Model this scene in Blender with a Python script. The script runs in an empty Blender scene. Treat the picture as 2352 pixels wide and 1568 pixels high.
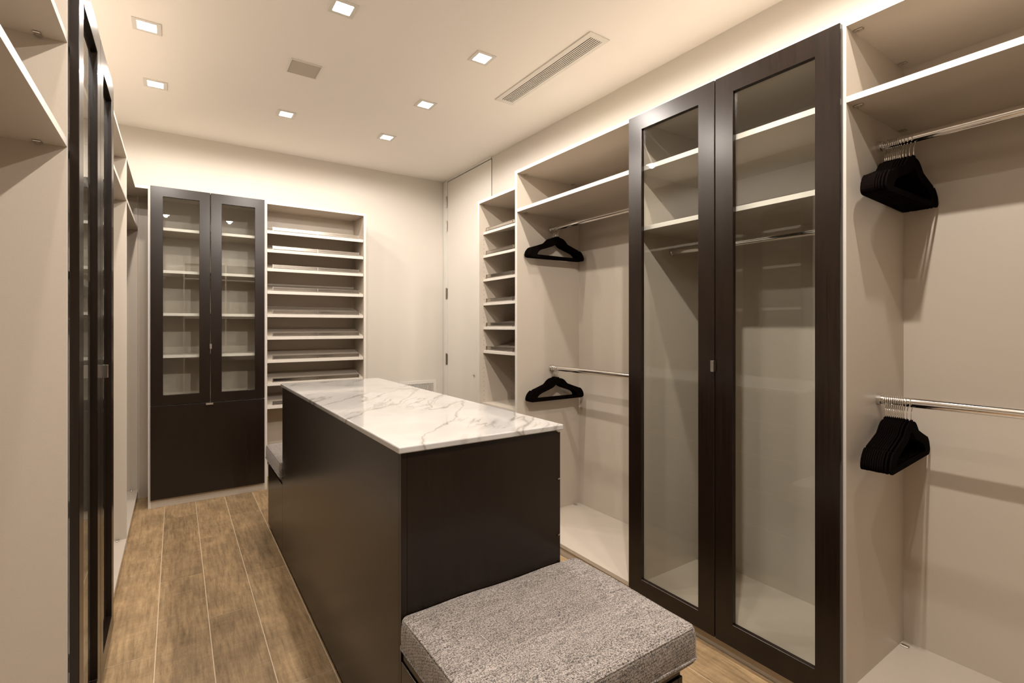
import bpy, bmesh, math, random
from mathutils import Vector, Matrix

# ------------------------------------------------------------------ camera, world, exposure
SC = bpy.context.scene
COL = SC.collection
U = 1.27                                   # one unit of the room survey = the camera height, in metres
cam = bpy.data.cameras.new('camera')
cam.sensor_width = 36.0
cam.lens = 36.0 * 1139.6 / 2352
cam.shift_y = -33.5 / 2352
cam.clip_start = 0.02
cam_o = bpy.data.objects.new('camera', cam)
COL.objects.link(cam_o)
cam_o.location = (0, 0, U)
cam_o.rotation_euler = (math.pi / 2, 0, -0.59513)
SC.camera = cam_o

wd = bpy.data.worlds.new('world')
SC.world = wd
wd.use_nodes = True
wd.node_tree.nodes['Background'].inputs[0].default_value = (1.0, 0.92, 0.82, 1)
wd.node_tree.nodes['Background'].inputs[1].default_value = 0.02

SC.view_settings.view_transform = 'Standard'
SC.view_settings.look = 'None'
SC.view_settings.gamma = 1.0
SC.view_settings.use_curve_mapping = False
SC.view_settings.exposure = 0.50
SC.cycles.max_bounces = 8
SC.cycles.use_adaptive_sampling = True
SC.cycles.adaptive_min_samples = 16
SC.cycles.adaptive_threshold = 0.05
SC.cycles.diffuse_bounces = 4
SC.cycles.glossy_bounces = 4
SC.cycles.transparent_max_bounces = 24
SC.cycles.caustics_reflective = False
SC.cycles.caustics_refractive = False

LAMP_W = 31.0                               # watts of each ceiling downlight
LAMP_COL = (1.0, 0.915, 0.835)
LAMP_CONE = math.radians(176)
LAMP_BLEND = 0.27
LENS_STRENGTH = 40.0

# ------------------------------------------------------------------ materials
MATS = {}
def newmat(name):
    m = bpy.data.materials.new(name)
    m.use_nodes = True
    MATS[name] = m
    nt = m.node_tree
    return m, nt, nt.nodes, nt.links, nt.nodes['Principled BSDF']

def N(nodes, t, **kw):
    n = nodes.new(t)
    for k, v in kw.items():
        if k.startswith('i_'):
            key = k[2:]
            key = int(key) if key.isdigit() else key
            n.inputs[key].default_value = v
        else:
            setattr(n, k, v)
    return n

def ramp(nodes, stops, interp='LINEAR'):
    n = nodes.new('ShaderNodeValToRGB')
    n.color_ramp.interpolation = interp
    e = n.color_ramp.elements
    while len(e) < len(stops):
        e.new(0.5)
    for k, (p, c) in enumerate(stops):
        e[k].position = p
        e[k].color = (c[0], c[1], c[2], 1)
    return n

def plain(name, col, rough=0.5, metal=0.0, bump=0.0, scale=400.0, spec=0.5, var=0.0):
    m, nt, ns, lk, p = newmat(name)
    p.inputs['Base Color'].default_value = (*col, 1)
    p.inputs['Roughness'].default_value = rough
    p.inputs['Metallic'].default_value = metal
    p.inputs['Specular IOR Level'].default_value = spec
    if bump or var:
        tc = N(ns, 'ShaderNodeTexCoord')
        nz = N(ns, 'ShaderNodeTexNoise', i_Scale=scale, i_Detail=3.0)
        lk.new(tc.outputs['Object'], nz.inputs['Vector'])
        if var:
            r = ramp(ns, [(0.3, [c * (1 - var) for c in col]), (0.7, [min(1, c * (1 + var)) for c in col])])
            lk.new(nz.outputs['Fac'], r.inputs[0])
            lk.new(r.outputs[0], p.inputs['Base Color'])
        if bump:
            b = N(ns, 'ShaderNodeBump', i_Strength=bump, i_Distance=0.001)
            lk.new(nz.outputs['Fac'], b.inputs['Height'])
            lk.new(b.outputs[0], p.inputs['Normal'])
    return m

plain('wall_paint', (0.65, 0.61, 0.55), 0.6, bump=0.05, scale=300)
plain('ceiling_paint', (0.87, 0.84, 0.80), 0.7, bump=0.05, scale=300)
plain('door_paint', (0.71, 0.675, 0.62), 0.45, bump=0.03, scale=200)
plain('trim_white', (0.70, 0.68, 0.64), 0.4)
plain('speaker_grille', (0.50, 0.45, 0.39), 0.7, bump=0.2, scale=900)
plain('painted_shade', (0.006, 0.0045, 0.0035), 1.0, spec=0.02)  # near-black colour standing in for shade in gaps and ducts
plain('chrome', (0.82, 0.80, 0.78), 0.12, 1.0)
plain('satin_steel', (0.62, 0.58, 0.53), 0.28, 1.0)
plain('edge_band', (0.60, 0.56, 0.505), 0.4, bump=0.03, scale=200)
plain('strip_chrome', (0.50, 0.475, 0.44), 0.16, 1.0)
plain('fitting', (0.16, 0.13, 0.10), 0.45)
plain('hinge_steel', (0.36, 0.32, 0.28), 0.3, 1.0)
plain('socket_white', (0.78, 0.74, 0.68), 0.4)
plain('grout', (0.60, 0.49, 0.35), 0.85, bump=0.2, scale=300)
plain('velvet', (0.0035, 0.0022, 0.0018), 1.0, bump=0.3, scale=1500, spec=0.02)
plain('rubber', (0.03, 0.025, 0.02), 0.8)

def melamine():
    m, nt, ns, lk, p = newmat('melamine')
    tc = N(ns, 'ShaderNodeTexCoord')
    nz = N(ns, 'ShaderNodeTexNoise', i_Scale=900.0, i_Detail=2.0)
    lk.new(tc.outputs['Object'], nz.inputs['Vector'])
    r = ramp(ns, [(0.25, (0.485, 0.425, 0.355)), (0.75, (0.54, 0.478, 0.403))])
    lk.new(nz.outputs['Fac'], r.inputs[0])
    lk.new(r.outputs[0], p.inputs['Base Color'])
    p.inputs['Roughness'].default_value = 0.36
    b = N(ns, 'ShaderNodeBump', i_Strength=0.04, i_Distance=0.0006)
    lk.new(nz.outputs['Fac'], b.inputs['Height'])
    lk.new(b.outputs[0], p.inputs['Normal'])
melamine()

def espresso():
    m, nt, ns, lk, p = newmat('espresso')
    tc = N(ns, 'ShaderNodeTexCoord')
    mp = N(ns, 'ShaderNodeMapping')
    mp.inputs['Scale'].default_value = (160, 160, 5)
    nz = N(ns, 'ShaderNodeTexNoise', i_Scale=1.0, i_Detail=4.0)
    lk.new(tc.outputs['Object'], mp.inputs['Vector'])
    lk.new(mp.outputs[0], nz.inputs['Vector'])
    r = ramp(ns, [(0.3, (0.0075, 0.0042, 0.0025)), (0.7, (0.0145, 0.008, 0.0047))])
    lk.new(nz.outputs['Fac'], r.inputs[0])
    lk.new(r.outputs[0], p.inputs['Base Color'])
    p.inputs['Roughness'].default_value = 0.25
    p.inputs['Specular IOR Level'].default_value = 0.4
    b = N(ns, 'ShaderNodeBump', i_Strength=0.05, i_Distance=0.0005)
    lk.new(nz.outputs['Fac'], b.inputs['Height'])
    lk.new(b.outputs[0], p.inputs['Normal'])
espresso()

def glass():
    m, nt, ns, lk, p = newmat('pane_glass')
    ns.remove(p)
    out = ns['Material Output']
    geo = N(ns, 'ShaderNodeNewGeometry')
    dot = N(ns, 'ShaderNodeVectorMath', operation='DOT_PRODUCT')
    lk.new(geo.outputs['Normal'], dot.inputs[0])
    lk.new(geo.outputs['Incoming'], dot.inputs[1])
    ab = N(ns, 'ShaderNodeMath', operation='ABSOLUTE')
    lk.new(dot.outputs['Value'], ab.inputs[0])
    om = N(ns, 'ShaderNodeMath', operation='SUBTRACT')
    om.inputs[0].default_value = 1.0
    lk.new(ab.outputs[0], om.inputs[1])
    pw = N(ns, 'ShaderNodeMath', operation='POWER')
    pw.inputs[1].default_value = 5.0
    lk.new(om.outputs[0], pw.inputs[0])
    ma = N(ns, 'ShaderNodeMath', operation='MULTIPLY_ADD')
    ma.inputs[1].default_value = 0.95
    ma.inputs[2].default_value = 0.045
    lk.new(pw.outputs[0], ma.inputs[0])
    tr = N(ns, 'ShaderNodeBsdfTransparent')
    tr.inputs[0].default_value = (0.97, 0.98, 0.968, 1)
    gl = N(ns, 'ShaderNodeBsdfGlossy')
    gl.inputs['Roughness'].default_value = 0.0
    mx = N(ns, 'ShaderNodeMixShader')
    lk.new(ma.outputs[0], mx.inputs[0])
    lk.new(tr.outputs[0], mx.inputs[1])
    lk.new(gl.outputs[0], mx.inputs[2])
    lk.new(mx.outputs[0], out.inputs['Surface'])
glass()

def lens():
    m, nt, ns, lk, p = newmat('lamp_lens')
    p.inputs['Base Color'].default_value = (0.9, 0.9, 0.88, 1)
    p.inputs['Emission Color'].default_value = (1.0, 0.90, 0.76, 1)
    p.inputs['Emission Strength'].default_value = LENS_STRENGTH
lens()

def marble():
    m, nt, ns, lk, p = newmat('marble')
    tc = N(ns, 'ShaderNodeTexCoord')
    rot = N(ns, 'ShaderNodeMapping')
    rot.inputs['Rotation'].default_value = (0, 0, math.radians(-52))
    lk.new(tc.outputs['Object'], rot.inputs['Vector'])
    # slow warp
    w = N(ns, 'ShaderNodeTexNoise', i_Scale=2.6, i_Detail=5.0, i_Roughness=0.6)
    lk.new(rot.outputs[0], w.inputs['Vector'])
    ws = N(ns, 'ShaderNodeVectorMath', operation='SCALE')
    ws.inputs['Scale'].default_value = 0.15
    lk.new(w.outputs['Color'], ws.inputs[0])
    ad = N(ns, 'ShaderNodeVectorMath', operation='ADD')
    lk.new(rot.outputs[0], ad.inputs[0])
    lk.new(ws.outputs[0], ad.inputs[1])
    def veins(sx, sy, scale, lo, width, detail):
        mp = N(ns, 'ShaderNodeMapping')
        mp.inputs['Scale'].default_value = (sx, sy, 1.0)
        mp.inputs['Location'].default_value = (lo, lo * 0.7, 0)
        lk.new(ad.outputs[0], mp.inputs['Vector'])
        nz = N(ns, 'ShaderNodeTexNoise', i_Scale=scale, i_Detail=detail, i_Roughness=0.5)
        lk.new(mp.outputs[0], nz.inputs['Vector'])
        s = N(ns, 'ShaderNodeMath', operation='SUBTRACT')
        s.inputs[1].default_value = 0.5
        lk.new(nz.outputs['Fac'], s.inputs[0])
        a = N(ns, 'ShaderNodeMath', operation='ABSOLUTE')
        lk.new(s.outputs[0], a.inputs[0])
        r = ramp(ns, [(0.0, (1, 1, 1)), (width, (0.25, 0.25, 0.25)), (width * 2.6, (0, 0, 0))])
        lk.new(a.outputs[0], r.inputs[0])
        return r
    v1 = veins(0.38, 2.6, 1.9, 3.1, 0.010, 3.0)
    v2 = veins(0.42, 3.2, 3.6, 9.4, 0.014, 3.0)
    # mask so that veins fade in and out
    mk = N(ns, 'ShaderNodeTexNoise', i_Scale=2.8, i_Detail=3.0)
    lk.new(tc.outputs['Object'], mk.inputs['Vector'])
    mkr = ramp(ns, [(0.47, (0, 0, 0)), (0.64, (0.9, 0.9, 0.9))])
    lk.new(mk.outputs['Fac'], mkr.inputs[0])
    m2 = N(ns, 'ShaderNodeMath', operation='MULTIPLY')
    lk.new(v2.outputs[0], m2.inputs[0])
    lk.new(mkr.outputs[0], m2.inputs[1])
    m1 = N(ns, 'ShaderNodeMath', operation='MULTIPLY')
    m1.inputs[1].default_value = 0.8
    lk.new(v1.outputs[0], m1.inputs[0])
    mx = N(ns, 'ShaderNodeMath', operation='MAXIMUM')
    lk.new(m1.outputs[0], mx.inputs[0])
    lk.new(m2.outputs[0], mx.inputs[1])
    cl = N(ns, 'ShaderNodeTexNoise', i_Scale=5.0, i_Detail=4.0)
    lk.new(ad.outputs[0], cl.inputs['Vector'])
    base = ramp(ns, [(0.3, (0.41, 0.39, 0.37)), (0.55, (0.47, 0.455, 0.435)), (0.8, (0.44, 0.42, 0.395))])
    lk.new(cl.outputs['Fac'], base.inputs[0])
    mc = N(ns, 'ShaderNodeMix', data_type='RGBA')
    lk.new(mx.outputs[0], mc.inputs[0])
    lk.new(base.outputs[0], mc.inputs[6])
    mc.inputs[7].default_value = (0.17, 0.15, 0.13, 1)
    lk.new(mc.outputs[2], p.inputs['Base Color'])
    p.inputs['Roughness'].default_value = 0.10
    p.inputs['Coat Weight'].default_value = 0.3
    p.inputs['Coat Roughness'].default_value = 0.03
marble()

def tile():
    m, nt, ns, lk, p = newmat('wood_look_tile')
    tc = N(ns, 'ShaderNodeTexCoord')
    oi = N(ns, 'ShaderNodeObjectInfo')
    cx = N(ns, 'ShaderNodeCombineXYZ')
    mul = N(ns, 'ShaderNodeMath', operation='MULTIPLY')
    mul.inputs[1].default_value = 37.0
    lk.new(oi.outputs['Random'], mul.inputs[0])
    for k in range(3):
        lk.new(mul.outputs[0], cx.inputs[k])
    ad = N(ns, 'ShaderNodeVectorMath', operation='ADD')
    lk.new(tc.outputs['Object'], ad.inputs[0])
    lk.new(cx.outputs[0], ad.inputs[1])
    def noise(sx, sy, sc, det, rough=0.55):
        mp = N(ns, 'ShaderNodeMapping')
        mp.inputs['Scale'].default_value = (sx, sy, 1)
        lk.new(ad.outputs[0], mp.inputs['Vector'])
        nz = N(ns, 'ShaderNodeTexNoise', i_Scale=sc, i_Detail=det, i_Roughness=rough)
        lk.new(mp.outputs[0], nz.inputs['Vector'])
        return nz
    streak = noise(34, 3.0, 2.2, 8.0, 0.72)
    cloud = noise(5, 3.2, 2.0, 7.0, 0.68)
    saw = noise(6, 60, 1.5, 3.0)
    r1 = ramp(ns, [(0.30, (0.21, 0.142, 0.076)), (0.5, (0.365, 0.252, 0.138)), (0.72, (0.485, 0.35, 0.205))])
    lk.new(streak.outputs['Fac'], r1.inputs[0])
    r2 = ramp(ns, [(0.34, (0.62, 0.60, 0.57)), (0.66, (1.10, 1.06, 1.0))])
    lk.new(cloud.outputs['Fac'], r2.inputs[0])
    mx = N(ns, 'ShaderNodeMix', data_type='RGBA', blend_type='MULTIPLY')
    mx.inputs[0].default_value = 0.85
    lk.new(r1.outputs[0], mx.inputs[6])
    lk.new(r2.outputs[0], mx.inputs[7])
    hv = N(ns, 'ShaderNodeHueSaturation')
    mr = N(ns, 'ShaderNodeMapRange')
    mr.inputs['To Min'].default_value = 0.86
    mr.inputs['To Max'].default_value = 1.14
    lk.new(oi.outputs['Random'], mr.inputs[0])
    lk.new(mr.outputs[0], hv.inputs['Value'])
    lk.new(mx.outputs[2], hv.inputs['Color'])
    r3 = ramp(ns, [(0.35, (0.80, 0.80, 0.79)), (0.6, (1, 1, 1))])
    lk.new(saw.outputs['Fac'], r3.inputs[0])
    mx2 = N(ns, 'ShaderNodeMix', data_type='RGBA', blend_type='MULTIPLY')
    mx2.inputs[0].default_value = 0.45
    lk.new(hv.outputs[0], mx2.inputs[6])
    lk.new(r3.outputs[0], mx2.inputs[7])
    lk.new(mx2.outputs[2], p.inputs['Base Color'])
    p.inputs['Roughness'].default_value = 0.45
    b = N(ns, 'ShaderNodeBump', i_Strength=0.25, i_Distance=0.001)
    lk.new(streak.outputs['Fac'], b.inputs['Height'])
    lk.new(b.outputs[0], p.inputs['Normal'])
tile()

def tweed():
    m, nt, ns, lk, p = newmat('tweed')
    tc = N(ns, 'ShaderNodeTexCoord')
    def wv(rotz, sc, dist):
        mp = N(ns, 'ShaderNodeMapping')
        mp.inputs['Rotation'].default_value = (0.5, 0.5, rotz)
        lk.new(tc.outputs['Object'], mp.inputs['Vector'])
        w = N(ns, 'ShaderNodeTexWave', i_Scale=sc, i_Distortion=dist, i_Detail=2.0)
        w.inputs['Detail Scale'].default_value = 3.0
        lk.new(mp.outputs[0], w.inputs['Vector'])
        return w
    a = wv(0.0, 95, 5.0)
    c = wv(1.571, 95, 5.0)
    nz = N(ns, 'ShaderNodeTexNoise', i_Scale=250.0, i_Detail=3.0, i_Roughness=0.7)
    lk.new(tc.outputs['Object'], nz.inputs['Vector'])
    big = N(ns, 'ShaderNodeTexNoise', i_Scale=28.0, i_Detail=3.0)
    mpb = N(ns, 'ShaderNodeMapping')
    mpb.inputs['Scale'].default_value = (1, 5, 1)
    lk.new(tc.outputs['Object'], mpb.inputs['Vector'])
    lk.new(mpb.outputs[0], big.inputs['Vector'])
    mu = N(ns, 'ShaderNodeMath', operation='MULTIPLY')
    lk.new(a.outputs['Fac'], mu.inputs[0])
    lk.new(c.outputs['Fac'], mu.inputs[1])
    s1 = N(ns, 'ShaderNodeMath', operation='MULTIPLY_ADD')
    s1.inputs[1].default_value = 0.26
    lk.new(mu.outputs[0], s1.inputs[0])
    lk.new(nz.outputs['Fac'], s1.inputs[2])
    s2 = N(ns, 'ShaderNodeMath', operation='MULTIPLY_ADD')
    s2.inputs[1].default_value = 0.22
    lk.new(big.outputs['Fac'], s2.inputs[0])
    lk.new(s1.outputs[0], s2.inputs[2])
    r = ramp(ns, [(0.50, (0.018, 0.015, 0.013)), (0.63, (0.15, 0.13, 0.115)), (0.83, (0.42, 0.37, 0.335))])
    lk.new(s2.outputs[0], r.inputs[0])
    lk.new(r.outputs[0], p.inputs['Base Color'])
    p.inputs['Roughness'].default_value = 0.9
    p.inputs['Sheen Weight'].default_value = 0.2
    b = N(ns, 'ShaderNodeBump', i_Strength=0.6, i_Distance=0.0015)
    lk.new(s1.outputs[0], b.inputs['Height'])
    lk.new(b.outputs[0], p.inputs['Normal'])
tweed()

# ------------------------------------------------------------------ helpers (all coordinates in survey units)
MESH_CACHE = {}
def link(o, parent=None):
    COL.objects.link(o)
    if parent is not None:
        o.parent = parent
    return o

def thing(name, label, cat, loc, group=None):
    o = bpy.data.objects.new(name, None)
    o.empty_display_size = 0.1
    o.location = Vector(loc) * U
    o['label'] = label
    o['category'] = cat
    if group:
        o['group'] = group
    COL.objects.link(o)
    return o

def wloc(o):
    v = Vector((0, 0, 0))
    while o is not None:
        v += o.location
        o = o.parent
    return v

def put(name, mesh, mat, centre, parent=None):
    """centre in world metres"""
    o = bpy.data.objects.new(name, mesh)
    if mat and not mesh.materials:
        mesh.materials.append(MATS[mat])
    o.location = Vector(centre) - (wloc(parent) if parent is not None else Vector())
    return link(o, parent)

def boxmesh(dx, dy, dz, mat, bev=0.0, seg=2):
    key = (round(dx, 5), round(dy, 5), round(dz, 5), mat, bev, seg)
    if key in MESH_CACHE:
        return MESH_CACHE[key]
    bm = bmesh.new()
    bmesh.ops.create_cube(bm, size=1.0)
    bmesh.ops.scale(bm, vec=(dx, dy, dz), verts=bm.verts)
    if bev:
        bmesh.ops.bevel(bm, geom=list(bm.edges), offset=bev, segments=seg, profile=0.5, affect='EDGES')
    me = bpy.data.meshes.new('panel')
    bm.to_mesh(me)
    bm.free()
    me.materials.append(MATS[mat])
    if bev:
        for p in me.polygons:
            p.use_smooth = False
    MESH_CACHE[key] = me
    return me

def box(name, x, y, z, mat, parent=None, bev=0.0, seg=2):
    """x, y, z are (lo, hi) in survey units; bev in metres"""
    me = boxmesh((x[1] - x[0]) * U, (y[1] - y[0]) * U, (z[1] - z[0]) * U, mat, bev, seg)
    return put(name, me, mat, Vector(((x[0] + x[1]) / 2, (y[0] + y[1]) / 2, (z[0] + z[1]) / 2)) * U, parent)

def struct(o):
    o['kind'] = 'structure'
    return o

def meshfrom(bm, name, mat, smooth=False):
    me = bpy.data.meshes.new(name)
    bmesh.ops.recalc_face_normals(bm, faces=bm.faces)
    bm.to_mesh(me)
    bm.free()
    me.materials.append(MATS[mat])
    if smooth:
        for p in me.polygons:
            p.use_smooth = True
    return me

def tube(bm, pts, rad, n=8, closed=False, sy=1.0):
    """sweep a circle along pts (metres)"""
    pts = [Vector(p) for p in pts]
    rings = []
    L = len(pts)
    up = Vector((0, 0, 1))
    prev = None
    for i, p in enumerate(pts):
        a = pts[(i - 1) % L] if (closed or i > 0) else p
        b = pts[(i + 1) % L] if (closed or i < L - 1) else p
        t = (b - a).normalized()
        ref = prev if prev is not None else (up if abs(t.z) < 0.9 else Vector((1, 0, 0)))
        s = t.cross(ref)
        if s.length < 1e-6:
            s = t.cross(Vector((0, 1, 0)))
        s.normalize()
        q = s.cross(t).normalized()
        prev = q
        rings.append([bm.verts.new(p + s * rad * math.cos(k * 2 * math.pi / n) + q * rad * sy * math.sin(k * 2 * math.pi / n)) for k in range(n)])
    m = L if closed else L - 1
    for i in range(m):
        r0, r1 = rings[i], rings[(i + 1) % L]
        for k in range(n):
            bm.faces.new((r0[k], r0[(k + 1) % n], r1[(k + 1) % n], r1[k]))
    if not closed:
        bm.faces.new(rings[0][::-1])
        bm.faces.new(rings[-1])

def frame_mesh(axis, w, h, wl, wr, hb, ht, th, mat, bev=0.0012):
    """flat rectangular frame: w wide, h high, opening inset wl/wr/hb/ht, thickness th; lies in axis ('x': plane normal x, width along y) in metres, centred"""
    bm = bmesh.new()
    o = [(-w / 2, -h / 2), (w / 2, -h / 2), (w / 2, h / 2), (-w / 2, h / 2)]
    i = [(-w / 2 + wl, -h / 2 + hb), (w / 2 - wr, -h / 2 + hb), (w / 2 - wr, h / 2 - ht), (-w / 2 + wl, h / 2 - ht)]
    def P(a, d):
        if axis == 'x':
            return (d, a[0], a[1])
        if axis == 'y':
            return (a[0], d, a[1])
        return (a[0], a[1], d)
    vo = [[bm.verts.new(P(a, d)) for a in o] for d in (-th / 2, th / 2)]
    vi = [[bm.verts.new(P(a, d)) for a in i] for d in (-th / 2, th / 2)]
    for k in range(4):
        j = (k + 1) % 4
        bm.faces.new((vo[0][k], vo[0][j], vo[1][j], vo[1][k]))
        bm.faces.new((vi[0][k], vi[0][j], vi[1][j], vi[1][k]))
        for s in (0, 1):
            bm.faces.new((vo[s][k], vo[s][j], vi[s][j], vi[s][k]))
    if bev:
        bmesh.ops.bevel(bm, geom=list(bm.edges), offset=bev, segments=1, affect='EDGES')
    return meshfrom(bm, 'frame', mat)

T = 0.015

# ------------------------------------------------------------------ the room
XL, XR, YB, YF, ZC = -0.62, 1.815, -0.78, 3.67, 2.18
struct(box('wall_far', (XL - .1, XR + .1), (YF, YF + .1), (-.02, ZC + .1), 'wall_paint'))
struct(box('wall_right', (XR, XR + .1), (YB - .1, YF), (-.02, ZC + .1), 'wall_paint'))
struct(box('wall_left', (XL - .1, XL), (YB - .1, YF), (-.02, ZC + .1), 'wall_paint'))
struct(box('wall_back', (XL, XR), (YB - .1, YB), (-.02, ZC + .1), 'wall_paint'))
struct(box('ceiling', (XL, XR), (YB, YF), (ZC, ZC + .1), 'ceiling_paint'))
floor = struct(box('floor', (XL, XR), (YB, YF), (-.03, -.0007), 'grout'))
rnd = random.Random(5)
TW, TL, GAP = 0.1445, 0.765, 0.0025
known = {-1: 0.343, 0: 0.083, 1: 0.465, 2: 0.731, 7: 0.30, 8: 0.62}
k = math.floor((XL - 0.0925) / TW)
while 0.0925 + (k - 1) * TW < XR:
    x0, x1 = 0.0925 + (k - 1) * TW, 0.0925 + k * TW
    off = known.get(k, rnd.random() * TL)
    y = off - 3 * TL
    while y < YF:
        a, b = max(x0 + GAP / 2, XL), min(x1 - GAP / 2, XR)
        c, d = max(y + GAP / 2, YB), min(y + TL - GAP / 2, YF)
        if b - a > .004 and d - c > .004:
            box('floor_tile', (a, b), (c, d), (-.004, 0), 'wood_look_tile', floor)
        y += TL
    k += 1
struct(box('baseboard_far', (0.467, 1.06), (YF - .012, YF), (0, .085), 'trim_white', bev=.003))

# flush hinged wall door beside the narrow shoe shelves
door = struct(box('door_1', (XR - .006, XR), (2.93, 3.596), (.006, 2.163), 'door_paint', bev=.001))
struct(box('trim_1', (XR - .010, XR), (3.600, 3.665), (0, ZC - .002), 'trim_white', bev=.001))
struct(box('trim_2', (XR - .009, XR), (2.93, 3.597), (2.168, ZC), 'trim_white', bev=.001))
def hinge_mesh():
    bm = bmesh.new()
    h = .088 * U
    n = 5
    for q in range(n):
        z0 = -h / 2 + q * h / n
        bmesh.ops.create_cone(bm, cap_ends=True, segments=12, radius1=.0075, radius2=.0075, depth=h / n - .0012,
                              matrix=Matrix.Translation((0, 0, z0 + h / n / 2)))
    for s in (-1, 1):
        bmesh.ops.create_cone(bm, cap_ends=True, segments=10, radius1=.005, radius2=.005, depth=.005,
                              matrix=Matrix.Translation((0, 0, s * (h / 2 + .002))))
    for s in (-1, 1):
        bmesh.ops.create_cube(bm, size=1, matrix=Matrix.Translation((.003, s * .011, 0)) @ Matrix.Diagonal((.003, .014, h * .96, 1)))
    return meshfrom(bm, 'hinge', 'hinge_steel')
hm = hinge_mesh()
for z in (2.004, 1.810, 1.268, 0.741, 0.15):
    put('hinge', hm, None, Vector((XR - .012, 3.607, z)) * U, door)
box('gap_shade_strip', (XR - .0012, XR - .0002), (2.93, 3.597), (2.1635, 2.1678), 'painted_shade', door)  # dark strip, paints the shadow in the gap over the door
box('gap_shade_strip', (XR - .0012, XR - .0002), (2.9275, 2.9297), (.006, 2.1678), 'painted_shade', door)  # the same painted shadow down the near edge of the door
box('door_latch', (XR - .016, XR - .004), (3.155, 3.172), (.643, .650), 'satin_steel', door, bev=.001)

# ------------------------------------------------------------------ ceiling fittings
def trim_mesh():
    return frame_mesh('z', .094 * U, .094 * U, .016 * U, .016 * U, .016 * U, .016 * U, .004, 'trim_white', .0008)
TRIM = trim_mesh()
def well_mesh():
    bm = bmesh.new()
    a, d = .031 * U, .012
    v = [[bm.verts.new((sx * a, sy * a, z)) for sx, sy in ((-1, -1), (1, -1), (1, 1), (-1, 1))] for z in (0, d)]
    for q in range(4):
        j = (q + 1) % 4
        bm.faces.new((v[0][q], v[0][j], v[1][j], v[1][q]))
    return meshfrom(bm, 'well', 'trim_white')
LENSM = boxmesh(.060 * U, .060 * U, .002, 'lamp_lens', 0.0)
def downlight(x, y, label, k):
    t = thing('recessed_downlight', label, 'ceiling light', (x, y, ZC), 'square recessed downlights in the ceiling')
    put('trim_frame', TRIM, None, Vector((x, y, ZC)) * U + Vector((0, 0, -.0021)), t)
    put('lens', LENSM, None, Vector((x, y, ZC)) * U + Vector((0, 0, -.0022)), t)
    L = bpy.data.lights.new('downlight_lamp', 'SPOT')
    L.spot_size = LAMP_CONE
    L.spot_blend = LAMP_BLEND
    L.shadow_soft_size = .022
    L.energy = LAMP_W * k
    L.color = LAMP_COL
    lo = bpy.data.objects.new('lamp', L)
    lo.location = (0, 0, -.012)
    lo.parent = t
    COL.objects.link(lo)
for x, y, lab, k in [
    (-.095, 2.416, 'square downlight near the left glass doors, nearer of the two along the left cabinets', 0.75),
    (-.083, 2.969, 'square downlight at the far end of the left cabinets, close to the far wall', 0.62),
    (.512, 1.871, 'square downlight cut by the top edge of the photo, above the island', 0.8),
    (.505, 2.982, 'square downlight beyond the ceiling speaker, above the far shoe shelves', 0.55),
    (1.112, 1.877, 'square downlight beside the long air slot, largest of the right row', 0.68),
    (1.096, 2.439, 'square downlight in the middle of the right row of three', 0.7),
    (1.085, 2.994, 'square downlight farthest down the right row, nearest the white wall door', 0.5),
    (-.09, 1.87, 'square downlight above the left glass doors, outside the frame', 0.75),
    (1.105, 1.32, 'square downlight in front of the right glass doors, outside the frame', 0.66),
    (1.105, .77, 'square downlight above the near bench, right row, outside the frame', 0.9),
    (1.105, .22, 'square downlight above the near right wardrobe, outside the frame', 1.2),
    (-.09, .37, 'square downlight straight above the camera, outside the frame', 0.45),
    (.495, .37, 'square downlight above the near grey cushion, outside the frame', 3.4)]:
    downlight(x, y, lab, k)

t = thing('ceiling_speaker', 'square grey flush speaker grille in the middle of the ceiling', 'speaker', (.485, 2.412, ZC))
put('frame', frame_mesh('z', .132 * U, .134 * U, .005 * U, .005 * U, .005 * U, .005 * U, .005, 'trim_white', .0008), None, Vector((.485, 2.412, ZC)) * U + Vector((0, 0, -.0026)), t)
box('grille_cloth', (.425, .545), (2.351, 2.473), (ZC - .0025, ZC - .0003), 'speaker_grille', t)

t = thing('air_vent', 'long narrow white slot diffuser with dark slots in the ceiling', 'vent', (1.422, 1.822, ZC))
put('frame', frame_mesh('z', .108 * U, .716 * U, .026 * U, .019 * U, .026 * U, .026 * U, .006, 'trim_white', .0008), None, Vector((1.4225, 1.8215, ZC)) * U + Vector((0, 0, -.0031)), t)
box('duct_shade_plate', (1.393, 1.458), (1.487, 2.156), (ZC - .0008, ZC - .0001), 'painted_shade', t)  # flat black plate, shade of the duct painted behind the slats
for q in range(6):
    xx = 1.4000 + q * .0099
    box('slat', (xx, xx + .0048), (1.488, 2.155), (ZC - .0042, ZC - .0009), 'trim_white', t)

t = thing('return_air_grille', 'white louvred return air grille on the far wall behind the island', 'vent', (1.587, YF, .45))
put('frame', frame_mesh('y', .313 * U, .25 * U, .026 * U, .026 * U, .026 * U, .026 * U, .008, 'trim_white', .001), None, Vector((1.587, YF, .449)) * U + Vector((0, -.0042, 0)), t)
box('duct_shade_plate', (1.457, 1.717), (YF - .0012, YF - .0001), (.352, .546), 'painted_shade', t)  # black sheet on the wall, painted shade between the louvres
for q in range(22):
    xx = 1.462 + q * .0117
    box('slat', (xx, xx + .0066), (YF - .006, YF - .0013), (.352, .546), 'trim_white', t)

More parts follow.
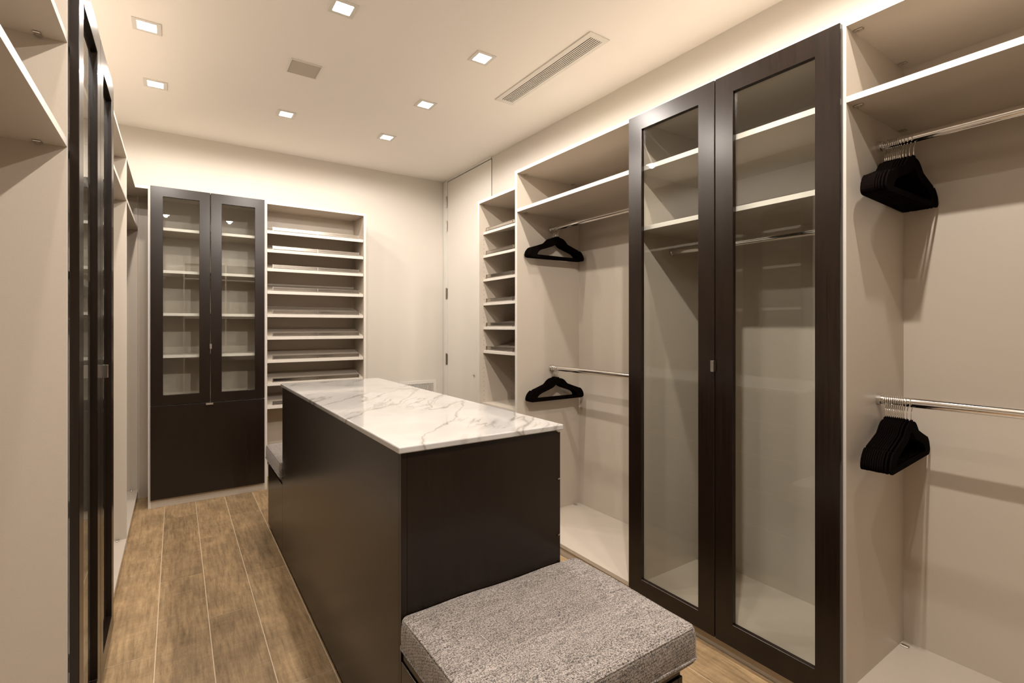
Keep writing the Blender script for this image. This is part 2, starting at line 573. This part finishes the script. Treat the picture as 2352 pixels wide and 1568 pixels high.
# ------------------------------------------------------------------ cabinet building blocks
def fitting_mesh():
    bm = bmesh.new()
    bmesh.ops.create_cube(bm, size=1, matrix=Matrix.Diagonal((.016, .026, .004, 1)))
    bmesh.ops.bevel(bm, geom=list(bm.edges), offset=.0015, segments=1, affect='EDGES')
    bmesh.ops.create_cone(bm, cap_ends=True, segments=8, radius1=.004, radius2=.003, depth=.003, matrix=Matrix.Translation((0, 0, -.003)))
    return meshfrom(bm, 'fitting', 'satin_steel')
FIT = fitting_mesh()

def fitting(x, y, z, parent, rot=0):
    o = put('shelf_fitting', FIT, None, Vector((x, y, z)) * U + Vector((0, 0, -.002)), parent)
    o.rotation_euler = (0, 0, rot)
    return o

def panel(name, x, y, z, parent, edges=()):
    """melamine board; edges lists the sides carrying light edge banding as thin strips: '-x', '+x', '-y', '+y'"""
    o = box(name, x, y, z, 'melamine', parent)
    e = .0009
    for s in edges:
        if s == '-x':
            box('edge_band', (x[0] - e, x[0]), y, z, 'edge_band', o)
        elif s == '+x':
            box('edge_band', (x[1], x[1] + e), y, z, 'edge_band', o)
        elif s == '-y':
            box('edge_band', x, (y[0] - e, y[0]), z, 'edge_band', o)
    return o

def rail(y0, y1, x, z, parent, sockets=(1, 1)):
    """oval chrome hanging rail along Y"""
    bm = bmesh.new()
    n = 20
    rx, rz = .0145, .0155
    L = (y1 - y0) * U
    rings = [[bm.verts.new((rx * math.cos(a * 2 * math.pi / n), yy, rz * math.sin(a * 2 * math.pi / n))) for a in range(n)] for yy in (-L / 2, L / 2)]
    for a in range(n):
        bm.faces.new((rings[0][a], rings[0][(a + 1) % n], rings[1][(a + 1) % n], rings[1][a]))
    o = put('hanging_rail', meshfrom(bm, 'rail', 'chrome', True), None, Vector((x, (y0 + y1) / 2, z)) * U, parent)
    for s, yy in zip(sockets, (y0, y1)):
        if not s:
            continue
        bm = bmesh.new()
        d = .012
        sg = 1 if yy == y0 else -1
        rs = [[bm.verts.new((f * rx * math.cos(a * 2 * math.pi / n), q * sg, f * rz * math.sin(a * 2 * math.pi / n))) for a in range(n)] for f, q in ((1.22, 0.0), (1.22, d), (1.03, d), (1.03, .003))]
        for i in range(3):
            for a in range(n):
                bm.faces.new((rs[i][a], rs[i][(a + 1) % n], rs[i + 1][(a + 1) % n], rs[i + 1][a]))
        bm.faces.new(rs[3])
        put('rail_socket', meshfrom(bm, 'socket', 'chrome', False), None, Vector((x, yy, z)) * U, o)
    return o

def pull(centre, axis, out, parent, length=.034):
    """small folded steel edge pull: plate standing proud of the door with a return lip. axis: 'z' upright or 'x' lying; out: unit vector out of the door"""
    L = length * U
    bm = bmesh.new()
    out = Vector(out)
    al = Vector((0, 0, 1)) if axis == 'z' else Vector((1, 0, 0))
    sd = al.cross(out)
    def slab(c, la, lo, ls):
        M = Matrix((al * la, out * lo, sd * ls)).transposed().to_4x4()
        M.translation = c
        bmesh.ops.create_cube(bm, size=1, matrix=M)
    slab(out * .009, L, .022, .0025)
    slab(out * .019 + sd * .006, L, .0025, .0095)
    slab(out * .012 + sd * .0105, L, .016, .0025)
    bmesh.ops.bevel(bm, geom=list(bm.edges), offset=.0004, segments=1, affect='EDGES')
    return put('handle', meshfrom(bm, 'pull', 'chrome'), None, Vector(centre) * U, parent)

def glass_door(parent, axis, plane, w, z, op, oz, out, hinges=None):
    """axis 'x': door lies in a plane of constant x, w is its y range; plane = (lo, hi) thickness range; op, oz: opening ranges"""
    me = frame_mesh(axis, (w[1] - w[0]) * U, (z[1] - z[0]) * U, (op[0] - w[0]) * U, (w[1] - op[1]) * U, (oz[0] - z[0]) * U, (z[1] - oz[1]) * U,
                    (plane[1] - plane[0]) * U, 'espresso', .0012)
    cw, cp, cz = (w[0] + w[1]) / 2, (plane[0] + plane[1]) / 2, (z[0] + z[1]) / 2
    c = (cp, cw, cz) if axis == 'x' else (cw, cp, cz)
    d = put('door', me, None, Vector(c) * U, parent)
    m = .006
    pc = cp - out * .0035
    pr = (pc - .0016, pc + .0016)
    if axis == 'x':
        box('glass_pane', pr, (op[0] - m, op[1] + m), (oz[0] - m, oz[1] + m), 'pane_glass', d)
    else:
        box('glass_pane', (op[0] - m, op[1] + m), pr, (oz[0] - m, oz[1] + m), 'pane_glass', d)
    return d

ZT = 1.758                                  # underside of every cabinet top
FX, BX = 1.395, 1.800                       # right run: carcass front and back
TOPE = ('-x',)

# ------------------------------------------------------------------ right run
RA = thing('open_wardrobe', 'open beige wardrobe with two chrome rails, between narrow shoe cabinet and right glass doors', 'wardrobe', (1.60, 1.645, 0))
panel('side_panel', (FX, BX), (2.015, 2.0325), (0, ZT + T), RA, ('-x',))
panel('top_panel', (FX, BX), (1.271, 2.015), (ZT, ZT + T), RA, ('-x',))
panel('shelf', (FX, BX), (1.271, 2.015), (1.567, 1.583), RA, ('-x',))
panel('bottom_panel', (FX, BX), (1.271, 2.015), (.036, .051), RA)
panel('back_panel', (BX, BX + .012), (1.271, 2.0325), (.0, ZT + T), RA)
box('toe_kick', (1.402, 1.414), (1.271, 2.015), (0, .036), 'melamine', RA)
rail(1.271, 2.015, 1.605, 1.503, RA)
rail(1.271, 2.015, 1.605, .790, RA)
for z in (ZT, 1.567):
    for x in (FX + .045, BX - .05):
        fitting(x, 2.015 - .012, z, RA)
fitting(BX - .035, 2.003, .054, RA)

RB = thing('glass_door_wardrobe', 'tall dark wood wardrobe with two glass doors on the right wall', 'wardrobe', (1.60, .916, 0))
panel('side_panel', (FX, BX), (1.256, 1.271), (0, ZT + T), RB, ('-x',))
panel('side_panel', (FX, BX), (.5615, .576), (0, ZT + T), RB, ('-x',))
panel('top_panel', (FX, BX), (.576, 1.256), (ZT, ZT + T), RB, ('-x',))
panel('shelf', (FX + .012, BX), (.576, 1.256), (1.567, 1.583), RB, ('-x',))
panel('shelf', (FX + .012, BX), (.576, 1.256), (1.350, 1.365), RB, ('-x',))
panel('bottom_panel', (FX, BX), (.576, 1.256), (.036, .051), RB)
panel('back_panel', (BX, BX + .012), (.5615, 1.271), (0, ZT + T), RB)
box('toe_kick', (1.3955, 1.4075), (.576, 1.256), (0, .036), 'melamine', RB)
rail(.576, 1.256, 1.60, 1.290, RB)
d = glass_door(RB, 'x', (1.373, 1.3885), (.9165, 1.266), (.044, ZT + .002), (.974, 1.206), (.100, 1.704), -1)
pull((1.373, .9185, .880), 'z', (-1, 0, 0), d)
glass_door(RB, 'x', (1.373, 1.3885), (.567, .9135), (.044, ZT + .002), (.626, .855), (.112, 1.701), -1)
for x in (FX + .045, BX - .05):
    fitting(x, 1.245, 1.350, RB)
fitting(BX - .035, 1.245, .054, RB)

BXC = 1.768
RC = thing('open_wardrobe', 'open beige wardrobe at the right edge of the photo, two long hanger rows', 'wardrobe', (1.58, .18, 0))
panel('side_panel', (FX, BX), (-.205, -.190), (0, ZT + T), RC, ('-x',))
panel('top_panel', (FX, BXC), (-.190, .5615), (ZT - .003, ZT + T - .003), RC, ('-x',))
panel('shelf', (FX, BXC), (-.190, .5615), (1.563, 1.578), RC, ('-x',))
panel('bottom_panel', (FX, BXC), (-.190, .5615), (.066, .081), RC)
panel('back_panel', (BXC, BXC + .012), (-.190, .5615), (0, ZT + T), RC)
box('toe_kick', (1.425, 1.437), (-.190, .5615), (0, .066), 'melamine', RC)
rail(-.190, .5615, 1.585, 1.490, RC)
rail(-.190, .5615, 1.585, .803, RC)
for z in (ZT - .003, 1.563):
    for x in (FX + .040, BXC - .045):
        fitting(x, .5615 - .012, z, RC)
fitting(BXC - .030, .549, .084, RC)

# shoe fence: chrome strip on posts
def fence(shelf, a, b, c, along, posts, h=.017):
    """a..b along the shelf, c = (depth coordinate, z of the shelf top at the front)"""
    dpt, z = c
    t2 = .0013
    if along == 'x':
        box('fence_strip', (a, b), (dpt - t2 / 2, dpt + t2 / 2), (z + .006, z + .006 + h), 'strip_chrome', shelf)
        for q in (z + .006, z + .006 + h):
            box('fence_rod', (a, b), (dpt - .0018, dpt + .0018), (q - .0011, q + .0011), 'hinge_steel', shelf)
        for q in posts:
            box('fence_post', (q - .0024, q + .0024), (dpt - .0034, dpt - .0008), (z - .001, z + .008 + h), 'hinge_steel', shelf)
    else:
        box('fence_strip', (dpt - t2 / 2, dpt + t2 / 2), (a, b), (z + .006, z + .006 + h), 'strip_chrome', shelf)
        for q in (z + .006, z + .006 + h):
            box('fence_rod', (dpt - .0018, dpt + .0018), (a, b), (q - .0011, q + .0011), 'hinge_steel', shelf)
        for q in posts:
            box('fence_post', (dpt - .0034, dpt - .0008), (q - .0024, q + .0024), (z - .001, z + .008 + h), 'hinge_steel', shelf)

def slant_shelf(parent, along, a, b, f, bk, zf, rise, th=.0165):
    """slanted board from front f (bottom z = zf) to back bk (bottom zf + rise)"""
    bm = bmesh.new()
    vs = []
    for s in (a, b):
        for dpt, z in ((f, zf), (bk, zf + rise), (bk, zf + rise + th), (f - .0, zf + th)):
            vs.append(bm.verts.new(Vector((s, dpt, z) if along == 'x' else (dpt, s, z)) * U))
    cx = sum((v.co for v in vs), Vector()) / 8
    for v in vs:
        v.co -= cx
    for q in range(4):
        j = (q + 1) % 4
        bm.faces.new((vs[q], vs[j], vs[4 + j], vs[4 + q]))
    bm.faces.new(vs[0:4])
    bm.faces.new(vs[4:8])
    o = put('shoe_shelf', meshfrom(bm, 'shoe_shelf', 'melamine'), None, cx, parent)
    e = .0009
    if along == 'x':
        box('edge_band', (a, b), (f - e, f), (zf, zf + th), 'edge_band', o)
    else:
        box('edge_band', (f - e, f), (a, b), (zf, zf + th), 'edge_band', o)
    return o

def pin_holes(parent, pts, normal):
    bm = bmesh.new()
    n = Vector(normal)
    for p in pts:
        M = n.to_track_quat('Z', 'Y').to_matrix().to_4x4()
        M.translation = Vector(p) * U + n * .0003
        bmesh.ops.create_circle(bm, cap_ends=True, segments=8, radius=.0026, matrix=M)
    c = wloc(parent)
    for v in bm.verts:
        v.co -= c
    me = meshfrom(bm, 'pin_holes', 'fitting')
    o = bpy.data.objects.new('pin_holes', me)
    o['kind'] = 'stuff'
    o.parent = parent
    COL.objects.link(o)

RS = thing('shoe_cabinet', 'narrow open shoe cabinet with slanted shelves beside the white wall door', 'cabinet', (1.52, 2.21, 0))
RSB = 1.655
panel('side_panel', (FX, RSB), (2.384, 2.399), (0, 1.698), RS, ('-x',))
panel('top_panel', (FX, RSB), (2.0325, 2.384), (1.683, 1.698), RS, ('-x',))
panel('back_panel', (RSB, RSB + .010), (2.0325, 2.399), (0, 1.698), RS)
panel('bottom_panel', (FX, RSB), (2.0325, 2.384), (.036, .051), RS, ('-x',))
panel('shelf', (FX + .02, RSB), (2.0325, 2.384), (.565, .580), RS, ('-x',))
for z in (1.513, 1.384, 1.252, 1.119, .986, .855):
    s = slant_shelf(RS, 'y', 2.0335, 2.383, 1.420, RSB - .004, z, .055, .0135)
    fence(s, 2.09, 2.366, (1.432, z + .0155), 'y', (2.104, 2.366), .015)
pts = []
for q in range(44):
    z = .44 + q * .0255
    if min(abs(z - s - .01) for s in (1.513, 1.384, 1.252, 1.119, .986, .855)) > .014:
        pts.append((1.424, 2.3839, z))
    if min(abs(z - s - .055) for s in (1.513, 1.384, 1.252, 1.119, .986, .855)) > .014:
        pts.append((1.612, 2.3839, z))
pin_holes(RS, pts, (0, -1, 0))
for x in (FX + .03, RSB - .035):
    fitting(x, 2.372, 1.683, RS)

# ------------------------------------------------------------------ far wall
FY, FB = 3.376, 3.655
FA = thing('glass_door_cabinet', 'dark wood far-wall cabinet with two glass doors above a solid front', 'cabinet', (.165, 3.51, 0))
panel('side_panel', (-.128, -.115), (FY, FB), (0, ZT + T), FA, ('-y',))
panel('side_panel', (.450, .4645), (FY, FB), (0, ZT + T), FA, ('-y',))
panel('top_panel', (-.115, .450), (FY, FB), (ZT, ZT + T), FA, ('-y',))
panel('back_panel', (-.115, .450), (FB - .012, FB), (.036, ZT), FA)
panel('bottom_panel', (-.115, .450), (FY, FB - .012), (.049, .064), FA)
panel('middle_panel', (-.115, .450), (FY, FB - .012), (.560, .575), FA, ('-y',))
for z in (1.556, 1.318, 1.078, .841):
    panel('shelf', (-.115, .450), (FY + .016, FB - .012), (z - .0155, z), FA, ('-y',))
box('toe_kick', (-.115, .450), (3.377, 3.389), (0, .049), 'melamine', FA)
d = glass_door(FA, 'y', (3.3595, 3.3745), (-.1165, .1635), (.5665, 1.7755), (-.060, .1105), (.621, 1.7225), -1)
pull((.1615, 3.3595, .888), 'z', (0, -1, 0), d, .028)
glass_door(FA, 'y', (3.3595, 3.3745), (.1665, .4480), (.5665, 1.7755), (.2215, .3955), (.621, 1.7205), -1)
d = box('drop_front', (-.1165, .4480), (3.3595, 3.3745), (.047, .5625), 'espresso', FA, bev=.0012)
pull((.1600, 3.3595, .5610), 'x', (0, -1, 0), d, .036)

FS = thing('shoe_cabinet', 'wide open shoe cabinet with nine slanted shelves and chrome fences on the far wall', 'cabinet', (.765, 3.49, 0))
FSB = 3.605
panel('side_panel', (1.062, 1.077), (FY, YF), (0, ZT + T), FS, ('-y',))
panel('top_panel', (.4645, 1.062), (FY, FSB), (ZT, ZT + T), FS, ('-y',))
panel('back_panel', (.4645, 1.062), (FSB, FSB + .010), (.12, ZT), FS)
for z in (1.578, 1.462, 1.345, 1.205, 1.061, .921, .777, .635, .493):
    s = slant_shelf(FS, 'x', .4660, 1.0605, FY + .006, FSB - .003, z, .052, .0185)
    fence(s, .500, 1.030, (FY + .016, z + .0195), 'x', (.499, .765, 1.031), .0165)
for x in (.479, 1.048):
    fitting(x, FY + .03, ZT, FS)
    fitting(x, FSB - .03, ZT, FS)
pts = [(1.0619, FY + .028, .53 + q * .0255) for q in range(47)]
pin_holes(FS, pts, (-1, 0, 0))

# ------------------------------------------------------------------ left run
LX, LB = -.185, -.600
def left_bay(name, label, cat, y0, y1, first, last, zs, extra=True):
    t = thing(name, label, cat, ((LX + LB) / 2, (y0 + y1) / 2, 0))
    if first:
        panel('side_panel', (LB, LX), (y0 - T, y0), (0, ZT + T), t, ('+x',))
    if last:
        panel('side_panel', (LB, LX), (y1, y1 + T), (0, ZT + T), t, ('+x',))
    panel('top_panel', (LB, LX), (y0, y1), (ZT, ZT + T), t, ('+x',))
    panel('bottom_panel', (LB, LX), (y0, y1), (.036, .051), t, ('+x',))
    panel('back_panel', (LB - .012, LB), (y0, y1), (0, ZT + T), t)
    for z in zs:
        panel('shelf', (LB, LX), (y0, y1), (z, z + .0155), t, ('+x',))
        fitting(LX - .042, y1 - .011, z, t)
    fitting(LX - .042, y1 - .011, ZT, t)
    fitting(LX - .030, y1 - .011, .055, t)
    box('toe_kick', (-.212, -.200), (y0, y1), (0, .036), 'melamine', t)
    return t
left_bay('open_shelf_unit', 'near left open beige shelf unit at the left edge of the photo', 'shelf unit', -.285, 1.348, True, False, (1.5800, 1.3670))
LG = left_bay('glass_door_wardrobe', 'tall dark wood wardrobe with two glass doors on the left, seen edge-on', 'wardrobe', 1.363, 2.022, True, True, (1.567, 1.3500, 1.1))
d = glass_door(LG, 'x', (-.1815, -.1660), (1.354, 1.7005), (.040, ZT + .007), (1.412, 1.6440), (.100, 1.702), 1)
pull((-.166, 1.6975, .882), 'z', (1, 0, 0), d)
for z in (1.42, 1.0, .62, .3):
    box('hinge_cup', (-.205, -.1815), (1.3645, 1.379), (z - .016, z + .016), 'hinge_steel', d, bev=.001)
glass_door(LG, 'x', (-.1815, -.1660), (1.7045, 2.036), (.040, ZT + .007), (1.761, 1.978), (.100, 1.702), 1)
left_bay('open_wardrobe', 'open beige wardrobe bay just beyond the left glass doors', 'wardrobe', 2.037, 2.811, False, True, (1.565,))
left_bay('open_wardrobe', 'last open beige wardrobe bay in the far left corner', 'wardrobe', 2.826, 3.620, False, False, (1.565,))
CF = thing('corner_filler', 'beige recessed filler panel closing the far left corner beside the dark cabinet', 'panel', (-.155, 3.63, 0))
panel('back_panel', (LX + .001, -.128), (3.622, 3.636), (0, ZT), CF)
panel('top_panel', (LX + .001, -.128), (FY, 3.636), (ZT, ZT + T), CF, ('-y',))
panel('back_panel', (LB, LX), (3.621, 3.636), (0, ZT + T), CF)

# unit behind the camera, seen only as reflections
BK = thing('open_shelf_unit', 'open beige shelf unit on the back wall, reflected in the far glass doors', 'shelf unit', (.72, -.5, 0))
for x in (.07, .50, .93, 1.345):
    panel('side_panel', (x, x + T), (-.72, -.30), (0, ZT + T), BK, ())
panel('back_panel', (.07, 1.36), (-.735, -.72), (0, ZT + T), BK)
for x in (.085, .515, .945):
    w = .415 if x < .9 else .400
    for z in (.036, .62, 1.1, 1.567, ZT):
        panel('shelf', (x, x + w), (-.72, -.30), (z, z + T), BK)

# ------------------------------------------------------------------ island with benches
IX0, IX1, IY0, IY1 = .381, .7905, .968, 2.336
IS = thing('island_cabinet', 'long dark wood island with stacked drawers on its right side, under the marble slab', 'cabinet', (.59, 1.65, 0))
box('plinth', (.392, .78), (.975, 2.33), (0, .022), 'rubber', IS)
box('carcass', (.395, IX1), (.981, 2.323), (.022, .7405), 'espresso', IS)
box('side_panel', (IX0, .395), (.9795, IY1), (.020, .7405), 'espresso', IS, bev=.0008)
box('end_panel', (IX0 + .0135, IX1), (IY0, .981), (.020, .7405), 'espresso', IS, bev=.0008)
box('corner_post', (IX0, IX0 + .013), (IY0, .9790), (.020, .7405), 'espresso', IS, bev=.0006)
box('end_panel', (.395, IX1), (2.323, IY1), (.020, .7405), 'espresso', IS, bev=.0008)
zs = [.736, .617, .476, .330, .184, .040]
for (ya, yb) in ((.970, 1.4245), (1.4265, 1.880), (1.882, 2.334)):
    for a, b in zip(zs[:-1], zs[1:]):
        d = box('drawer', (IX1 + .0004, IX1 + .0134), (ya, yb), (b + .0015, a - .0015), 'espresso', IS, bev=.001)
        box('edge_trim', (IX1 + .0060, IX1 + .0140), (ya, yb), (a - .0014, a + .0002), 'satin_steel', d)

ct = bpy.data.objects.new('marble_countertop', boxmesh((.8085 - .374) * U, (2.342 - .962) * U, .0137 * U, 'marble', .0035, 3))
ct.location = Vector(((.8085 + .374) / 2, (2.342 + .962) / 2, .7411 + .0137 / 2)) * U
ct['label'] = 'polished white marble slab with grey veins on top of the island'
ct['category'] = 'countertop'
COL.objects.link(ct)

def bench(label, y0, y1, x1, wall_lo):
    t = thing('bench_cabinet', label, 'bench', ((IX0 + x1) / 2, (y0 + y1) / 2, 0))
    box('plinth', (.392, x1 - .01), (y0 + .008, y1 - .008), (0, .022), 'rubber', t)
    box('carcass', (IX0 + .013, x1 - .013), (y0 + .013, y1 - .001), (.022, .316), 'espresso', t)
    box('side_panel', (IX0, IX0 + .0125), (y0, y1), (.020, .316), 'espresso', t, bev=.0008)
    box('side_panel', (x1 - .0125, x1), (y0, y1), (.020, .316), 'espresso', t, bev=.0008)
    if wall_lo:
        box('front_panel', (IX0 + .0132, x1 - .0132), (y0, y0 + .0125), (.020, .316), 'espresso', t, bev=.0008)
    else:
        box('front_panel', (IX0 + .0132, x1 - .0132), (y1 - .0008, y1), (.020, .316), 'espresso', t, bev=.0004)
    box('lid', (IX0 + .003, x1 - .003), (y0 + .003, y1 - .0015), (.3185, .332), 'espresso', t, bev=.0012)
    return t
bench('low dark wood bench at the near end of the island under the large grey cushion', .618, .9665, .822, True)
bench('low dark wood bench at the far end of the island, mostly hidden', 2.3375, 2.735, .80, False)

def rounded_path(x0, x1, y0, y1, r, z, n=6):
    pts = []
    for cx, cy, a0 in ((x1 - r, y1 - r, 0), (x0 + r, y1 - r, 90), (x0 + r, y0 + r, 180), (x1 - r, y0 + r, 270)):
        for q in range(n + 1):
            a = math.radians(a0 + 90 * q / n)
            pts.append(Vector((cx + r * math.cos(a), cy + r * math.sin(a), z)))
    # densify the straight runs
    out = []
    for i, p in enumerate(pts):
        q = pts[(i + 1) % len(pts)]
        m = max(1, int((q - p).length / .03))
        for s in range(m):
            out.append(p.lerp(q, s / m))
    return out

def cushion(label, x0, x1, y0, y1, z0, z1, seed):
    rn = random.Random(seed)
    t = thing('seat_cushion', label, 'cushion', ((x0 + x1) / 2, (y0 + y1) / 2, z0), 'grey seat cushions on the island benches')
    hx, hy, hz = (x1 - x0) * U / 2, (y1 - y0) * U / 2, (z1 - z0) * U / 2
    r = .017
    bm = bmesh.new()
    bmesh.ops.create_cube(bm, size=2.0)
    bmesh.ops.subdivide_edges(bm, edges=bm.edges[:], cuts=27, use_grid_fill=True)
    def warp(s, h):
        # pack grid lines into the rounded margins
        a = abs(s)
        k = .55
        v = (a / k) * (h - 2.2 * r) if a < k else (h - 2.2 * r) + (a - k) / (1 - k) * 2.2 * r
        return math.copysign(v, s)
    for v in bm.verts:
        p = Vector((warp(v.co.x, hx), warp(v.co.y, hy), v.co.z * hz))
        q = Vector((max(-hx + r, min(hx - r, p.x)), max(-hy + r, min(hy - r, p.y)), max(-hz + r * .8, min(hz - r * .8, p.z))))
        d = p - q
        if d.length > 1e-7:
            # clamp the corner sphere
            d2 = d.normalized() * min(r, r if d.length > 0 else 0)
            p = q + Vector((d2.x, d2.y, d2.z * .8))
        u, w = p.x / hx, p.y / hy
        bulge = (1 - u ** 4) * (1 - w ** 4)
        if p.z > 0:
            p.z += .006 * bulge
        side = max(0, 1 - (p.z / hz) ** 2)
        p.x += math.copysign(.004 * side * (abs(u) > .9), p.x)
        p.y += math.copysign(.004 * side * (abs(w) > .9), p.y)
        v.co = p
    c = Vector(((x0 + x1) / 2, (y0 + y1) / 2, (z0 + z1) / 2)) * U
    put('cover', meshfrom(bm, 'cushion', 'tweed', True), None, c, t)
    for zz, rr, ins in ((hz - .0065, .0026, .0022), (-hz + .022, .0034, -.0035)):
        bm = bmesh.new()
        ph = rn.random() * 6
        pts = rounded_path(-hx + ins, hx - ins, -hy + ins, hy - ins, r, zz)
        pts = [Vector((p.x, p.y, p.z + .0018 * math.sin(p.x * 21 + ph) * math.sin(p.y * 17 + ph))) for p in pts]
        tube(bm, pts, rr, 6, True)
        put('seam', meshfrom(bm, 'seam', 'tweed', True), None, c, t)
cushion('large grey tweed seat cushion on the near bench in the foreground', .380, .852, .608, .9655, .3325, .412, 1)
cushion('grey tweed seat cushion half hidden behind the far end of the island', .3725, .812, 2.343, 2.742, .3325, .414, 2)

# ------------------------------------------------------------------ hangers
def hanger_meshes():
    hw, ky = .2225, .785
    R = [(.045, -.03), (.05, 0), (.13, .015), (.20, .045), (.265, .10), (.325, .175), (.37, .225), (.43, .25), (.60, .325), (.775, .395), (.79, .43), (.81, .435),
         (.825, .415), (.86, .425), (.90, .46), (.945, .52), (.98, .59), (1.0, .67), (1.0, .725), (.985, .765), (.95, .79), (.90, .80)]
    I = [(0, .20), (.05, .215), (.10, .265), (.15, .32), (.21, .355), (.40, .435), (.58, .505), (.65, .545), (.70, .595), (.735, .65), (.745, .70)]
    outer = [(x * hw, -y * ky * hw) for x, y in R] + [(-x * hw, -y * ky * hw) for x, y in R[::-1]]
    inner = [(x * hw, -y * ky * hw) for x, y in I] + [(-x * hw, -y * ky * hw) for x, y in I[:0:-1]]
    bm = bmesh.new()
    th = .0022
    edges = []
    for loop in (outer, inner):
        vs = [bm.verts.new((x, 0, z)) for x, z in loop]
        edges += [bm.edges.new((vs[i], vs[(i + 1) % len(vs)])) for i in range(len(vs))]
    bmesh.ops.triangle_fill(bm, use_beauty=True, use_dissolve=False, edges=edges)
    res = bmesh.ops.extrude_face_region(bm, geom=bm.faces[:])
    for v in [g for g in res['geom'] if isinstance(g, bmesh.types.BMVert)]:
        v.co.y += 2 * th
    for v in bm.verts:
        v.co.y -= th
    body = meshfrom(bm, 'hanger_body', 'velvet')
    # hook: shank, kink, loop over the rail, in the hanger plane
    bm = bmesh.new()
    R0, zc = .0185, .0610
    pts = [(0, 0, -.006), (0, 0, .012), (0, 0, .028), (.004, 0, .033)]
    a0, a1 = -40, 205
    for q in range(15):
        a = math.radians(a0 + (a1 - a0) * q / 14)
        pts.append((R0 * math.cos(a), 0, zc - .0015 + R0 * math.sin(a)))
    tube(bm, pts, .0016, 6)
    bmesh.ops.create_icosphere(bm, subdivisions=1, radius=.0024, matrix=Matrix.Translation(pts[-1]))
    hook = meshfrom(bm, 'hanger_hook', 'chrome', True)
    return body, hook
HB, HH = hanger_meshes()
ORD = ['first', 'second', 'third', 'fourth', 'fifth', 'sixth', 'seventh', 'eighth', 'ninth', 'tenth', 'eleventh', 'twelfth', 'thirteenth']
def hangers(ys, x, zrail, lab, group, twist, seed):
    rn = random.Random(seed)
    n = len(ys)
    for q, y in enumerate(ys):
        z = zrail - .063 / U
        t = thing('clothes_hanger', lab % ORD[q], 'hanger', (x, y, z), group)
        t.rotation_euler = (0, rn.uniform(-.003, .003), twist(q / max(1, n - 1)) + rn.uniform(-.001, .001))
        b = bpy.data.objects.new('velvet_body', HB)
        link(b, t)
        h = bpy.data.objects.new('hook', HH)
        link(h, t)
def row(a, step, n, extra=()):
    return [a - step * q for q in range(n)] + list(extra)
hangers(row(.5450, .0042, 9, (.5050, .4985, .4910, .4820)), 1.585, 1.490, '%s black hanger from the panel, upper rail, wardrobe at the right photo edge', 'hangers on the upper rail, near right wardrobe', lambda s: .055 - .06 * s, 3)
hangers(row(.5440, .0046, 10, (.4960, .4870)), 1.585, .803, '%s black hanger from the panel, lower rail, wardrobe at the right photo edge', 'hangers on the lower rail, near right wardrobe', lambda s: .05 + .02 * s, 4)
hangers(row(1.993, .0095, 5), 1.605, 1.503, '%s black hanger from the panel, upper rail, wardrobe left of the glass doors', 'hangers on the upper rail, far right wardrobe', lambda s: -.05 * (s < .3), 5)
hangers(row(1.993, .0090, 5), 1.605, .790, '%s black hanger from the panel, lower rail, wardrobe left of the glass doors', 'hangers on the lower rail, far right wardrobe', lambda s: .0, 6)
